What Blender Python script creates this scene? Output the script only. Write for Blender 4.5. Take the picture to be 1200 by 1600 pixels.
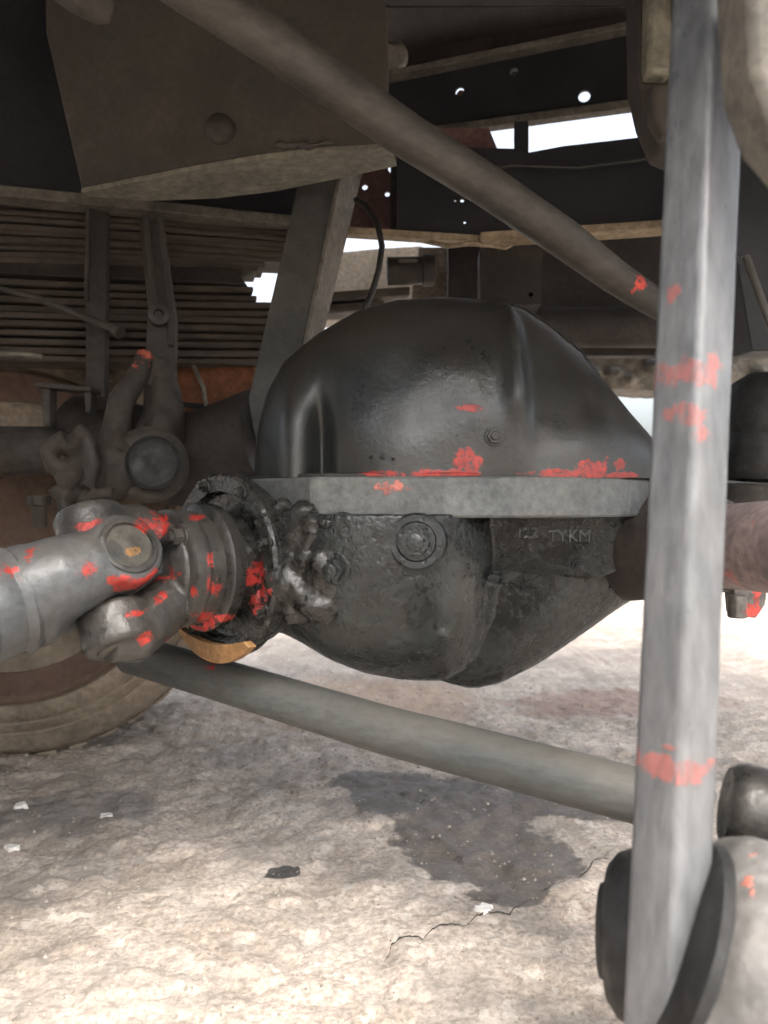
import bpy, bmesh, math, random
from mathutils import Vector, Matrix, noise
random.seed(7)
S = bpy.context.scene
for o in list(bpy.data.objects): bpy.data.objects.remove(o)
COL = S.collection

# ------------------------------------------------------------------ camera
F = 1203.0                                   # focal length in photo pixels (1200 wide)
EYE = Vector((0, 0, 0.58)); PITCH = math.radians(0.95)
FW = Vector((0, math.cos(PITCH), -math.sin(PITCH))); UP = Vector((0, math.sin(PITCH), math.cos(PITCH)))
cam = bpy.data.cameras.new('camera'); co = bpy.data.objects.new('camera', cam); COL.objects.link(co)
co.location = EYE; co.rotation_euler = (math.pi/2 - PITCH, 0, 0)
cam.sensor_fit = 'HORIZONTAL'; cam.sensor_width = 36; cam.lens = 36*F/1200
cam.clip_start = 0.02; cam.clip_end = 3000
cam.dof.use_dof = True; cam.dof.focus_distance = 1.05; cam.dof.aperture_fstop = 6.0
S.camera = co
# ------------------------------------------------------------------ sky, sun, exposure
SUN_EL, SUN_AZ = 52.0, 160.0                 # azimuth clockwise from +Y (behind the camera, a little right)
w = bpy.data.worlds.new('World'); S.world = w; w.use_nodes = True
nt = w.node_tree; nt.nodes.clear()
wo = nt.nodes.new('ShaderNodeOutputWorld'); bg = nt.nodes.new('ShaderNodeBackground'); sk = nt.nodes.new('ShaderNodeTexSky')
sk.sky_type = 'NISHITA'; sk.sun_disc = False; sk.sun_elevation = math.radians(SUN_EL); sk.sun_rotation = math.radians(SUN_AZ)
sk.dust_density = 7.0; sk.air_density = 1.0; sk.ozone_density = .5
bg.inputs[1].default_value = 0.15
hz = nt.nodes.new('ShaderNodeHueSaturation'); hz.inputs['Saturation'].default_value = .42     # thin white overcast
nt.links.new(sk.outputs[0], hz.inputs['Color']); nt.links.new(hz.outputs[0], bg.inputs[0]); nt.links.new(bg.outputs[0], wo.inputs[0])
sl = bpy.data.lights.new('sun', 'SUN'); sl.energy = .75; sl.angle = math.radians(18); sl.color = (1, .93, .83)
so = bpy.data.objects.new('sun', sl); COL.objects.link(so)
sd = Vector((math.sin(math.radians(SUN_AZ))*math.cos(math.radians(SUN_EL)), math.cos(math.radians(SUN_AZ))*math.cos(math.radians(SUN_EL)), math.sin(math.radians(SUN_EL))))
so.rotation_euler = sd.to_track_quat('Z', 'Y').to_euler(); so.location = sd*20
vs = S.view_settings; vs.view_transform = 'Standard'; vs.look = 'None'; vs.gamma = 1; vs.use_curve_mapping = False
vs.exposure = 1.8
S.render.engine = 'CYCLES'
S.cycles.use_adaptive_sampling = True; S.cycles.adaptive_threshold = .035; S.cycles.adaptive_min_samples = 12; S.cycles.use_denoising = True
S.cycles.max_bounces = 4; S.cycles.diffuse_bounces = 3; S.cycles.glossy_bounces = 2; S.cycles.caustics_reflective = False

# ------------------------------------------------------------------ helpers: measuring
def P(x, y, d):                              # point seen at photo pixel x, y, d metres ahead
    return EYE + FW*d + Vector((1, 0, 0))*((x-600)/F*d) + UP*((800-y)/F*d)
def PX(p, d): return p*d/F                   # pixels to metres at that distance
def plane(x, y, d, yaw=0, pitch=0):          # plane with right side nearer for yaw > 0, top nearer for pitch > 0
    a = math.radians(yaw); b = math.radians(pitch)
    u = Vector((math.cos(a), -math.sin(a), 0)); n = Vector((-math.sin(a), -math.cos(a), 0))
    v = Vector((0, 0, 1))*math.cos(b) + n*math.sin(b); n = u.cross(v)
    return P(x, y, d), u, v, n
def hit(x, y, pl):
    o, u, v, n = pl; r = P(x, y, 1) - EYE
    return EYE + r*((o-EYE).dot(n)/r.dot(n))
def lerp(a, b, t): return a + (b-a)*t
def interp(tab, x):
    if x <= tab[0][0]: return tab[0][1]
    for (a, b), (c, d) in zip(tab, tab[1:]):
        if x <= c: return b + (d-b)*(x-a)/(c-a)
    return tab[-1][1]
def sm(a, b, x):
    t = max(0, min(1, (x-a)/(b-a))); return t*t*(3-2*t)

# ------------------------------------------------------------------ helpers: materials
MATS = {}
def mat(name, c1, c2, rough=(.4, .75), scale=14, bump=.25, bscale=90, metallic=0., dust=None, dustamt=0., paint=None,
        paintcol=(.34, .018, .01), grain=.5, pit=0., stretch=(1, 1, 1), paintamt=.93, grease=None, spec=.5, thr=.5):
    m = bpy.data.materials.new(name); m.use_nodes = True; t = m.node_tree; N = t.nodes; L = t.links
    b = N['Principled BSDF']
    def node(kind, **kw):
        n = N.new(kind)
        for k, v in kw.items(): setattr(n, k, v)
        return n
    def math_(op, a, c=None, clamp=False):
        n = node('ShaderNodeMath', operation=op, use_clamp=clamp)
        for i, v in enumerate((a, c)):
            if v is None: continue
            if isinstance(v, (int, float)): n.inputs[i].default_value = v
            else: L.new(v, n.inputs[i])
        return n.outputs[0]
    def mix(f, a, c, bt='MIX'):
        n = node('ShaderNodeMix', data_type='RGBA', blend_type=bt)
        if isinstance(f, (int, float)): n.inputs[0].default_value = f
        else: L.new(f, n.inputs[0])
        for i, v in ((6, a), (7, c)):
            if isinstance(v, tuple): n.inputs[i].default_value = (*v[:3], 1)
            else: L.new(v, n.inputs[i])
        return n.outputs[2]
    def rng(v, a, c, lo=0., hi=1.):
        n = node('ShaderNodeMapRange', interpolation_type='SMOOTHSTEP')
        L.new(v, n.inputs[0])
        for i, q in enumerate((a, c, lo, hi)): n.inputs[i+1].default_value = q
        return n.outputs[0]
    geo = node('ShaderNodeNewGeometry'); pos = geo.outputs['Position']
    mp = node('ShaderNodeMapping'); mp.inputs['Scale'].default_value = stretch; L.new(pos, mp.inputs[0]); vec = mp.outputs[0]
    def nz(sc, det=6, ro=.6, dist=0., v=None):
        n = node('ShaderNodeTexNoise'); n.inputs['Scale'].default_value = sc; n.inputs['Detail'].default_value = det
        n.inputs['Roughness'].default_value = ro; n.inputs['Distortion'].default_value = dist; L.new(v or vec, n.inputs['Vector']); return n.outputs[0]
    big = nz(scale, 5, .62, .4); fine = nz(bscale, 4, .65)
    col = mix(rng(big, .34, .66), c1, c2)
    g = rng(fine, .25, .75, 1-grain*.6, 1+grain*.6)
    gc = node('ShaderNodeCombineColor')
    for i in range(3): L.new(g, gc.inputs[i])
    col = mix(1.0, col, gc.outputs[0], 'MULTIPLY')
    ro = rng(nz(scale*1.7, 5, .6), .3, .7, rough[0], rough[1])
    if grease:                                # wet dark oil, in patches of its own shape
        gm = rng(nz(grease[1], 5, .6, .8), grease[2], grease[2]+.08)
        col = mix(gm, col, grease[0]); ro = math_('MULTIPLY', ro, rng(gm, 0, 1, 1, .45))
    if dust:                                  # dry dust settled on faces that look up and in patches
        sx = node('ShaderNodeSeparateXYZ'); L.new(geo.outputs['Normal'], sx.inputs[0])
        dm = math_('MULTIPLY', rng(nz(scale*.8, 6, .7), .3, .7), dustamt)
        dm = math_('ADD', dm, math_('MULTIPLY', rng(sx.outputs[2], .1, .9), dustamt*.9), True)
        col = mix(dm, col, dust); ro = math_('ADD', ro, math_('MULTIPLY', dm, .35), True)
    h = fine
    if pit:
        vo = node('ShaderNodeTexVoronoi'); vo.inputs['Scale'].default_value = pit; L.new(vec, vo.inputs['Vector'])
        h = math_('ADD', h, math_('MULTIPLY', rng(vo.outputs['Distance'], .05, .45), .28))
    if paint:
        wv = node('ShaderNodeTexNoise'); wv.inputs['Scale'].default_value = 55; wv.inputs['Detail'].default_value = 5; wv.inputs['Roughness'].default_value = .72
        L.new(pos, wv.inputs['Vector'])
        best = None
        for c, r in paint:
            sb = node('ShaderNodeVectorMath', operation='SUBTRACT'); L.new(pos, sb.inputs[0]); sb.inputs[1].default_value = c
            ml = node('ShaderNodeVectorMath', operation='MULTIPLY'); L.new(sb.outputs[0], ml.inputs[0])
            rr = r if isinstance(r, tuple) else (r, r*2.5, r)
            ml.inputs[1].default_value = tuple(1/q for q in rr)
            ln = node('ShaderNodeVectorMath', operation='LENGTH'); L.new(ml.outputs[0], ln.inputs[0])
            best = ln.outputs['Value'] if best is None else math_('MINIMUM', best, ln.outputs['Value'])
        pm = math_('ADD', best, math_('MULTIPLY', math_('SUBTRACT', wv.outputs[0], .5), 3.4))
        pm = rng(pm, .97, .76)
        pm = math_('MULTIPLY', pm, rng(nz(150, 5, .7), .36, .5, .12, paintamt))
        col = mix(pm, col, mix(rng(nz(48, 6, .7), .3, .7), tuple(q*.5+.008 for q in paintcol), tuple(min(1, q*1.3+.012) for q in paintcol)))
        ro = math_('MAXIMUM', ro, math_('MULTIPLY', pm, .5))
        h = math_('ADD', h, math_('MULTIPLY', pm, .7))
    bu = node('ShaderNodeBump'); bu.inputs['Strength'].default_value = bump; bu.inputs['Distance'].default_value = .004
    L.new(h, bu.inputs['Height']); L.new(bu.outputs[0], b.inputs['Normal'])
    L.new(col, b.inputs['Base Color']); L.new(ro, b.inputs['Roughness'])
    b.inputs['Metallic'].default_value = metallic; b.inputs['Specular IOR Level'].default_value = spec
    MATS[name] = m; return m

# ------------------------------------------------------------------ helpers: objects
def thing(name, label, cat, loc, group=None):
    o = bpy.data.objects.new(name, None); COL.objects.link(o); o.location = loc; o.empty_display_size = .05
    o['label'] = label; o['category'] = cat
    if group: o['group'] = group
    return o
def tag(o, label, cat, group=None):
    o['label'] = label; o['category'] = cat
    if group: o['group'] = group
    return o
def link(name, me, m, parent=None, smooth=False, bevel=0, sharp=40):
    o = bpy.data.objects.new(name, me); COL.objects.link(o)
    if m: me.materials.append(m)
    if parent:
        o.parent = parent
        mw = parent.matrix_basis.copy()
        if parent.parent: mw = parent.parent.matrix_basis @ parent.matrix_parent_inverse @ mw
        o.matrix_parent_inverse = mw.inverted()
    if smooth:
        for p in me.polygons: p.use_smooth = True
        if sharp < 180:
            try: me.set_sharp_from_angle(angle=math.radians(sharp))
            except Exception: pass
    if bevel:
        md = o.modifiers.new('bevel', 'BEVEL'); md.width = bevel; md.segments = 2; md.limit_method = 'ANGLE'; md.angle_limit = math.radians(35)
    return o
def fin(name, bm, m, parent=None, smooth=True, bevel=0, sharp=40):
    bmesh.ops.recalc_face_normals(bm, faces=bm.faces)
    me = bpy.data.meshes.new(name); bm.to_mesh(me); bm.free()
    return link(name, me, m, parent, smooth, bevel, sharp)
def frame(axis):
    a = axis.normalized(); r = Vector((0, 0, 1)) if abs(a.z) < .9 else Vector((0, 1, 0))
    u = r.cross(a).normalized(); return a, u, a.cross(u)
def add_tube(bm, pts, rad, seg=28, caps=True, squash=None):
    pts = [Vector(p) for p in pts]; rings = []; u = None
    for i, p in enumerate(pts):
        t = (pts[min(i+1, len(pts)-1)] - pts[max(i-1, 0)]).normalized()
        if u is None: _, u, v = frame(t)
        u = (u - t*u.dot(t)).normalized(); v = t.cross(u)
        r = rad[i] if isinstance(rad, (list, tuple)) else rad
        rings.append([bm.verts.new(p + u*math.cos(2*math.pi*k/seg)*r + v*math.sin(2*math.pi*k/seg)*r*(squash or 1)) for k in range(seg)])
    for a, b in zip(rings, rings[1:]):
        for k in range(seg): bm.faces.new((a[k], a[(k+1) % seg], b[(k+1) % seg], b[k]))
    if caps: bm.faces.new(rings[0][::-1]); bm.faces.new(rings[-1])
def add_lathe(bm, c, axis, prof, seg=48, wob=0):
    a, u, v = frame(axis); c = Vector(c)
    rings = [[bm.verts.new(c + a*s + (u*math.cos(2*math.pi*k/seg) + v*math.sin(2*math.pi*k/seg))*max(r, 1e-4)*(1+wob*noise.noise(Vector((s*40, k*.7, 1))))) for k in range(seg)] for s, r in prof]
    for p, q in zip(rings, rings[1:]):
        for k in range(seg): bm.faces.new((p[k], p[(k+1) % seg], q[(k+1) % seg], q[k]))
    bm.faces.new(rings[0][::-1]); bm.faces.new(rings[-1])
def add_prism(bm, poly, ext):
    a = [bm.verts.new(p) for p in poly]; b = [bm.verts.new(Vector(p)+ext) for p in poly]; n = len(a)
    bm.faces.new(a); bm.faces.new(b[::-1])
    for i in range(n): bm.faces.new((a[i], b[i], b[(i+1) % n], a[(i+1) % n]))
def add_ell(bm, c, rx, ry, rz, M=None, seg=32):
    m = Matrix.Translation(c) @ (M or Matrix.Identity(4)) @ Matrix.Diagonal((rx, ry, rz, 1))
    bmesh.ops.create_uvsphere(bm, u_segments=seg, v_segments=seg//2, radius=1, matrix=m)
def tube(name, pts, rad, m, parent=None, seg=28, smooth=True, caps=True):
    bm = bmesh.new(); add_tube(bm, pts, rad, seg, caps); return fin(name, bm, m, parent, smooth)
def lathe(name, c, axis, prof, m, parent=None, seg=48, sharp=40, wob=0):
    bm = bmesh.new(); add_lathe(bm, c, axis, prof, seg, wob); return fin(name, bm, m, parent, True, 0, sharp)
def prism(name, poly, ext, m, parent=None, bevel=.002):
    bm = bmesh.new(); add_prism(bm, poly, ext); return fin(name, bm, m, parent, True, bevel, 30)
def cast(name, bm, m, parent=None, voxel=.004, it=6, disp=.0, dsize=.02):
    o = fin(name, bm, m, parent, True, 0, 180)
    r = o.modifiers.new('remesh', 'REMESH'); r.mode = 'VOXEL'; r.voxel_size = voxel; r.use_smooth_shade = True
    s = o.modifiers.new('smooth', 'SMOOTH'); s.factor = .5; s.iterations = it
    if disp:
        tx = bpy.data.textures.new(name, 'CLOUDS'); tx.noise_scale = dsize; tx.noise_depth = 3
        d = o.modifiers.new('disp', 'DISPLACE'); d.texture = tx; d.strength = disp; d.mid_level = .5; d.texture_coords = 'GLOBAL'
    return o
def plate(name, px, pl, th, m, parent=None, holes=(), bevel=.0012):
    o, u, v, n = pl
    cu = bpy.data.curves.new(name, 'CURVE'); cu.dimensions = '2D'; cu.fill_mode = 'BOTH'; cu.extrude = th/2; cu.bevel_depth = 0
    def add(pts):
        s = cu.splines.new('POLY'); s.points.add(len(pts)-1); s.use_cyclic_u = True
        for q, (a, b) in zip(s.points, pts): q.co = (a, b, 0, 1)
    loc = lambda x, y: ((hit(x, y, pl)-o).dot(u), (hit(x, y, pl)-o).dot(v))
    add([loc(x, y) for x, y in px])
    for hx, hy, hr in holes:
        a, b = loc(hx, hy); r = hr*(hit(hx, hy, pl)-EYE).dot(FW)/F
        add([(a+r*math.cos(k*math.pi/8), b+r*math.sin(k*math.pi/8)) for k in range(16)])
    ob = bpy.data.objects.new(name, cu); COL.objects.link(ob)
    me = bpy.data.meshes.new_from_object(ob.evaluated_get(bpy.context.evaluated_depsgraph_get()))
    bpy.data.objects.remove(ob); bpy.data.curves.remove(cu)
    me.transform(Matrix(((u.x, v.x, n.x, 0), (u.y, v.y, n.y, 0), (u.z, v.z, n.z, 0), (0, 0, 0, 1))))
    me.transform(Matrix.Translation(o - n*th/2)); me.materials.clear()
    bm = bmesh.new(); bm.from_mesh(me); bmesh.ops.remove_doubles(bm, verts=bm.verts, dist=1e-5); bm.to_mesh(me); bm.free()
    return link(name, me, m, parent, False, bevel, 30)
def bolt(c, axis, r, h, m, parent, name='bolt', washer=True):
    bm = bmesh.new()
    if washer: add_lathe(bm, c, axis, [(-.004, r*1.35), (.0015, r*1.35), (.002, r*1.3)], 20)
    a, u, v = frame(axis)
    for s0, s1, rr in ((.002, h*.85, r),):
        pr = [Vector(c)+a*s0+(u*math.cos(k*math.pi/3)+v*math.sin(k*math.pi/3))*rr for k in range(6)]
        add_prism(bm, pr, a*(s1-s0))
    add_lathe(bm, c, axis, [(h*.8, r*.62), (h*1.1, r*.6), (h*1.15, r*.5)], 14)
    return fin(name, bm, m, parent, True, 0, 30)

# ------------------------------------------------------------------ materials
DUST = (.30, .245, .185)
housing_m = mat('black_paint_dome', (.009, .0122, .0128), (.021, .0255, .026), (.2, .4), 7, .16, 140, dust=(.06, .04, .024), dustamt=.3, grain=.4,
    paint=[(P(x, y, .955), (PX(a, 1), .09, PX(b, 1))) for x, y, a, b in ((600, 742, 40, 6), (665, 742, 55, 8), (728, 722, 20, 20), (715, 742, 30, 8), (870, 740, 45, 7), (925, 732, 32, 16), (970, 742, 40, 5), (735, 640, 24, 6), (970, 725, 10, 8))])
flange_m = mat('grey_flange', (.07, .078, .079), (.115, .124, .124), (.35, .6), 16, .3, 110, dust=(.2, .18, .15), dustamt=.2, pit=60,
    paint=[(P(615, 762, .94), (.02, .06, .008))], paintcol=(.42, .12, .09))
cast_m = mat('greasy_casting', (.008, .0105, .011), (.022, .0265, .0268), (.13, .32), 15, .55, 75, dust=(.05, .049, .044), dustamt=.16, pit=120, grain=.6,
    grease=((.007, .008, .008), 20, .54), paint=[(P(502, 942, .95), .012), (P(610, 1000, .95), .004)], paintcol=(.25, .03, .025))
nose_m = mat('oily_nose', (.009, .0095, .009), (.036, .036, .033), (.1, .34), 30, .7, 70, dust=(.08, .075, .065), dustamt=.18, pit=70, grain=.8, grease=((.008, .008, .008), 30, .5),
    paint=[(P(x, y, .98), (.012, .05, .016)) for x, y in ((408, 885), (398, 905), (420, 920), (404, 935), (425, 900))])
RJ = [(P(x, y, d), (PX(a, d), .09, PX(b, d))) for x, y, d, a, b in ((105, 862, .9, 30, 18), (140, 822, .9, 30, 7), (178, 815, .92, 18, 6), (40, 888, .86, 38, 12), (62, 880, .86, 22, 9), (165, 880, .88, 22, 14),
    (205, 910, .86, 34, 15), (245, 903, .86, 20, 14), (12, 884, .86, 16, 8), (250, 985, .92, 12, 14), (243, 945, .93, 16, 6), (325, 965, .97, 14, 22), (322, 915, .97, 6, 9), (345, 910, .97, 8, 18), (300, 985, .97, 26, 6), (240, 825, .94, 22, 20), (345, 870, .98, 6, 14), (365, 960, .99, 30, 7), (270, 925, .95, 8, 8), (312, 808, .98, 14, 5))]
shaft_m = mat('shaft_paint', (.026, .032, .037), (.058, .066, .074), (.2, .4), 9, .2, 120, dust=(.13, .112, .09), dustamt=.25, paint=RJ, paintcol=(.36, .02, .011))
yoke_m = mat('dark_joint_steel', (.012, .0135, .015), (.038, .038, .037), (.2, .45), 26, .35, 100, dust=(.11, .095, .075), dustamt=.25, paint=RJ, paintcol=(.36, .02, .011))
ring_m = mat('dark_seal_ring', (.016, .016, .016), (.04, .037, .032), (.2, .45), 20, .3, 120, paint=RJ, paintcol=(.5, .04, .03))
cap_m = mat('bearing_cap', (.045, .043, .036), (.08, .074, .06), (.4, .6), 30, .3, 120, paint=[(P(208, 860, .86), (.007, .1, .006))], paintcol=(.26, .13, .035))
brass_m = mat('tan_dust_cover', (.36, .20, .075), (.22, .12, .05), (.35, .6), 30, .4, 90)
rod_m = mat('dusty_rod_paint', (.036, .045, .049), (.062, .069, .070), (.42, .7), 7, .25, 110, stretch=(.45, .45, 1.3), dust=(.135, .117, .094), dustamt=.3, paint=[(P(335, 1037, 1.12), .012)])
rod2_m = mat('upper_rod_paint', (.038, .037, .035), (.066, .062, .056), (.45, .75), 9, .35, 80, stretch=(.6, .6, 1.2), dust=(.105, .078, .056), dustamt=.28, paint=[(P(985, 452, 1.15), (.014, .06, .014))], paintcol=(.6, .06, .04))
bar_m = mat('bar_paint', (.085, .092, .10), (.135, .141, .148), (.2, .42), 14, .25, 90, stretch=(1, 1, .3), dust=(.27, .25, .23), dustamt=.15, paintamt=.5, grain=.4,
    paint=[(P(1072, 590, .585), (.026, .05, .014)), (P(1058, 655, .585), (.014, .05, .009)), (P(1078, 685, .585), (.012, .05, .009)), (P(1042, 1190, .56), (.024, .05, .011)), (P(1046, 1525, .55), (.007, .05, .01)), (P(1045, 460, .59), (.004, .05, .008)), (P(1036, 1157, .56), (.008, .05, .003))], paintcol=(.36, .075, .055))
bush_m = mat('black_rubber', (.012, .012, .012), (.03, .03, .03), (.45, .8), 18, .3, 90, spec=.4)
knuckle_m = mat('knuckle_paint', (.045, .046, .047), (.19, .188, .182), (.3, .6), 12, .5, 60, dust=(.2, .18, .16), dustamt=.25, paint=[(P(1178, 1405, .48), (.022, .09, .016)), (P(1148, 1405, .48), (.01, .09, .008))], paintcol=(.5, .13, .08))
pipe_m = mat('pink_pipe', (.16, .13, .125), (.26, .2, .19), (.4, .65), 12, .25, 80, paint=[(P(1185, 830, .85), (.016, .1, .018)), (P(1190, 890, .85), (.05, .1, .016)), (P(1128, 850, .85), (.006, .1, .02))], paintcol=(.45, .12, .11))
gusset_m = mat('brown_plate', (.043, .039, .034), (.066, .06, .052), (.6, .85), 5, .15, 90, dust=(.12, .1, .075), dustamt=.2, grain=.3)
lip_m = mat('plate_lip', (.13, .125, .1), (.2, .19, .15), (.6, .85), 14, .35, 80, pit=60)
rail_m = mat('black_rail', (.012, .013, .017), (.022, .022, .028), (.45, .7), 6, .12, 120, grain=.3)
railbrown_m = mat('brown_rail', (.028, .023, .021), (.045, .037, .032), (.6, .85), 6, .2, 100)
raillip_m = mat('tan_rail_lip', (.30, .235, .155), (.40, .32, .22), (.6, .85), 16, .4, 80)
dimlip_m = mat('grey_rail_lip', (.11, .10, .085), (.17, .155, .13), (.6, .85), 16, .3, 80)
pink_m = mat('pink_tinted_steel', (.14, .075, .07), (.2, .115, .105), (.6, .85), 12, .2, 100)  # pink of the light on the plate put into its colour
leaf_m = mat('leaf_steel', (.038, .031, .027), (.075, .06, .05), (.55, .85), 10, .35, 90, stretch=(1, 1, 3), dust=(.16, .125, .095), dustamt=.3)
clamp_m = mat('clamp_steel', (.025, .022, .02), (.048, .042, .037), (.5, .8), 16, .3, 90, dust=(.09, .074, .058), dustamt=.3)
strut_m = mat('strut_paint', (.026, .029, .03), (.044, .047, .046), (.45, .7), 7, .15, 100, dust=(.24, .21, .17), dustamt=.25)
rust_m = mat('rust_plate', (.26, .09, .035), (.15, .055, .025), (.6, .9), 14, .4, 80)
hub_m = mat('dusty_hub', (.02, .017, .015), (.036, .03, .025), (.5, .8), 20, .45, 80, dust=(.085, .066, .05), dustamt=.4, paint=[(P(228, 555, 1.3), .012), (P(222, 573, 1.3), .012)], paintcol=(.5, .1, .06))
tyre_m = mat('dusty_tyre', (.15, .125, .098), (.29, .245, .195), (.8, .95), 9, .5, 60, dust=(.34, .28, .21), dustamt=.4, spec=.2)
rim_m = mat('rusty_rim', (.07, .04, .028), (.10, .06, .042), (.6, .9), 10, .4, 70, dust=(.25, .19, .14), dustamt=.3)
beige_m = mat('beige_panel', (.26, .225, .18), (.34, .295, .24), (.5, .8), 8, .15, 90)
alloy_m = mat('dirty_alloy', (.13, .12, .10), (.22, .2, .165), (.5, .8), 20, .6, 60, pit=40)
hose_m = mat('black_hose', (.02, .02, .02), (.04, .038, .035), (.35, .6), 20, .1, 90)
bed_m = mat('bed_steel', (.02, .018, .017), (.03, .027, .024), (.6, .85), 5, .2, 80)
white_m = mat('white_chip', (.62, .60, .56), (.8, .78, .74), (.7, .9), 30, .5, 90)
grit_m = mat('grit', (.2, .178, .15), (.36, .33, .28), (.8, .95), 40, .3, 90)

# ground: worn dusty concrete with an oil stain, small puddle mark and cracks
def ground_mat():
    m = mat('worn_concrete', (.33, .28, .235), (.46, .40, .345), (.75, .95), 7, .7, 120, grain=.6, pit=45, spec=.3)
    t = m.node_tree; N = t.nodes; L = t.links; b = N['Principled BSDF']
    pos = N.new('ShaderNodeNewGeometry').outputs['Position']
    def mathn(op, a, c, clamp=False):
        n = N.new('ShaderNodeMath'); n.operation = op; n.use_clamp = clamp
        for i, v in enumerate((a, c)):
            if isinstance(v, (int, float)): n.inputs[i].default_value = v
            else: L.new(v, n.inputs[i])
        return n.outputs[0]
    def noisen(sc, det=6, ro=.6):
        n = N.new('ShaderNodeTexNoise'); n.inputs['Scale'].default_value = sc; n.inputs['Detail'].default_value = det; n.inputs['Roughness'].default_value = ro
        L.new(pos, n.inputs['Vector']); return n.outputs[0]
    def rng(v, a, c):
        n = N.new('ShaderNodeMapRange'); n.interpolation_type = 'SMOOTHSTEP'; L.new(v, n.inputs[0]); n.inputs[1].default_value = a; n.inputs[2].default_value = c; return n.outputs[0]
    def blob(c, rx, ry, rot, nzs, amp, e0, e1):
        mp = N.new('ShaderNodeMapping'); mp.vector_type = 'TEXTURE'; mp.inputs['Location'].default_value = c; mp.inputs['Rotation'].default_value = (0, 0, rot); mp.inputs['Scale'].default_value = (rx, ry, 1)
        L.new(pos, mp.inputs[0]); ln = N.new('ShaderNodeVectorMath'); ln.operation = 'LENGTH'; L.new(mp.outputs[0], ln.inputs[0])
        return rng(mathn('ADD', ln.outputs['Value'], mathn('MULTIPLY', mathn('SUBTRACT', nzs, .5), amp)), e1, e0)
    def mixc(f, a, c):
        n = N.new('ShaderNodeMix'); n.data_type = 'RGBA'
        L.new(f, n.inputs[0]); L.new(a, n.inputs[6])
        if isinstance(c, tuple): n.inputs[7].default_value = (*c, 1)
        else: L.new(c, n.inputs[7])
        return n.outputs[2]
    col = b.inputs['Base Color'].links[0].from_socket
    def gp(x, y):                            # where a pixel meets the ground
        r = P(x, y, 1)-EYE; return EYE + r*(-EYE.z/r.z)
    n1 = noisen(9, 7, .65); n2 = noisen(24, 6, .6); n3 = noisen(3.2, 5, .6)
    col = mixc(mathn('MULTIPLY', rng(n3, .48, .62), .38), col, (.19, .175, .16))          # broad worn areas
    col = mixc(mathn('MULTIPLY', rng(n2, .57, .595), .35), col, (.62, .58, .52))          # pale scuffs
    vo = N.new('ShaderNodeTexVoronoi'); vo.inputs['Scale'].default_value = 9
    wn = N.new('ShaderNodeTexNoise'); wn.inputs['Scale'].default_value = 14; wn.inputs['Detail'].default_value = 5; L.new(pos, wn.inputs['Vector'])
    wm = N.new('ShaderNodeMix'); wm.data_type = 'RGBA'; wm.blend_type = 'LINEAR_LIGHT'; wm.inputs[0].default_value = .16; L.new(pos, wm.inputs[6]); L.new(wn.outputs['Color'], wm.inputs[7])
    L.new(wm.outputs[2], vo.inputs['Vector'])
    g = vo.outputs['Color']; sc = N.new('ShaderNodeSeparateColor'); L.new(g, sc.inputs[0])
    col = mixc(mathn('MULTIPLY', rng(sc.outputs[0], .58, .62), .24), col, (.22, .205, .185))  # flaked patches
    mask = None
    for (x, y, rx, ry, rot) in ((690, 1250, .20, .12, -.2), (770, 1330, .14, .13, -.5), (620, 1230, .13, .10, 0), (720, 1290, .13, .10, 0), (800, 1395, .07, .04, .3), (880, 1265, .12, .05, -.3)):
        q = blob(gp(x, y), rx, ry, rot, n1, 1.6, .88, 1.05); mask = q if mask is None else mathn('MAXIMUM', mask, q)
    col = mixc(mathn('MULTIPLY', mask, mathn('ADD', .68, mathn('MULTIPLY', n2, .3))), col, (.07, .06, .053))
    q = blob(gp(440, 1363), .03, .022, .2, n2, .8, .9, 1.0); col = mixc(q, col, (.06, .056, .053))
    q = blob(gp(960, 1100), .3, .16, .1, n1, 1.6, .7, 1.2); col = mixc(mathn('MULTIPLY', q, .55), col, (.19, .105, .085))   # old red-brown spill
    q = blob(gp(120, 1270), .17, .12, .1, n1, 1.6, .7, 1.1); col = mixc(mathn('MULTIPLY', q, .6), col, (.16, .15, .145))
    q = blob(gp(560, 1095), .35, .3, 0, n1, 1.0, .6, 1.3); col = mixc(mathn('MULTIPLY', q, .5), col, (.38, .25, .155))      # tan-orange area
    L.new(col, b.inputs['Base Color'])
    rl = b.inputs['Roughness'].links[0].from_socket
    L.new(mathn('SUBTRACT', rl, mathn('MULTIPLY', mask, .25)), b.inputs['Roughness'])
    return m
ground_m = ground_mat()

# ------------------------------------------------------------------ setting: ground
def axis_vals(lo, hi, flo, fhi, step):
    v = []; x = flo
    while x <= fhi: v.append(x); x += step
    s = step; x = flo
    while x > lo: s *= 1.35; x -= s; v.insert(0, max(x, lo))
    s = step; x = v[-1]
    while x < hi: s *= 1.35; x += s; v.append(min(x, hi))
    return v
CR = [[(600, 1500), (620, 1478), (690, 1452), (740, 1440), (790, 1432), (850, 1400)], [(845, 1400), (900, 1372), (960, 1340)], [(860, 1105), (930, 1112), (960, 1105), (1010, 1130)], [(970, 1175), (1010, 1205)], [(1140, 1180), (1170, 1215), (1200, 1190)]]
def gpt(x, y):
    r = P(x, y, 1)-EYE; return EYE + r*(-EYE.z/r.z)
SEGS = []
for c in CR:
    pts = [gpt(*q) for q in c]
    fine = []
    for a, b in zip(pts, pts[1:]):
        for k in range(6):
            p = a.lerp(b, k/6); p.x += noise.noise(p*31)*.012; p.y += noise.noise(p*31+Vector((5, 5, 5)))*.012; fine.append(p)
    fine.append(pts[-1]); SEGS += list(zip(fine, fine[1:]))
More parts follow.
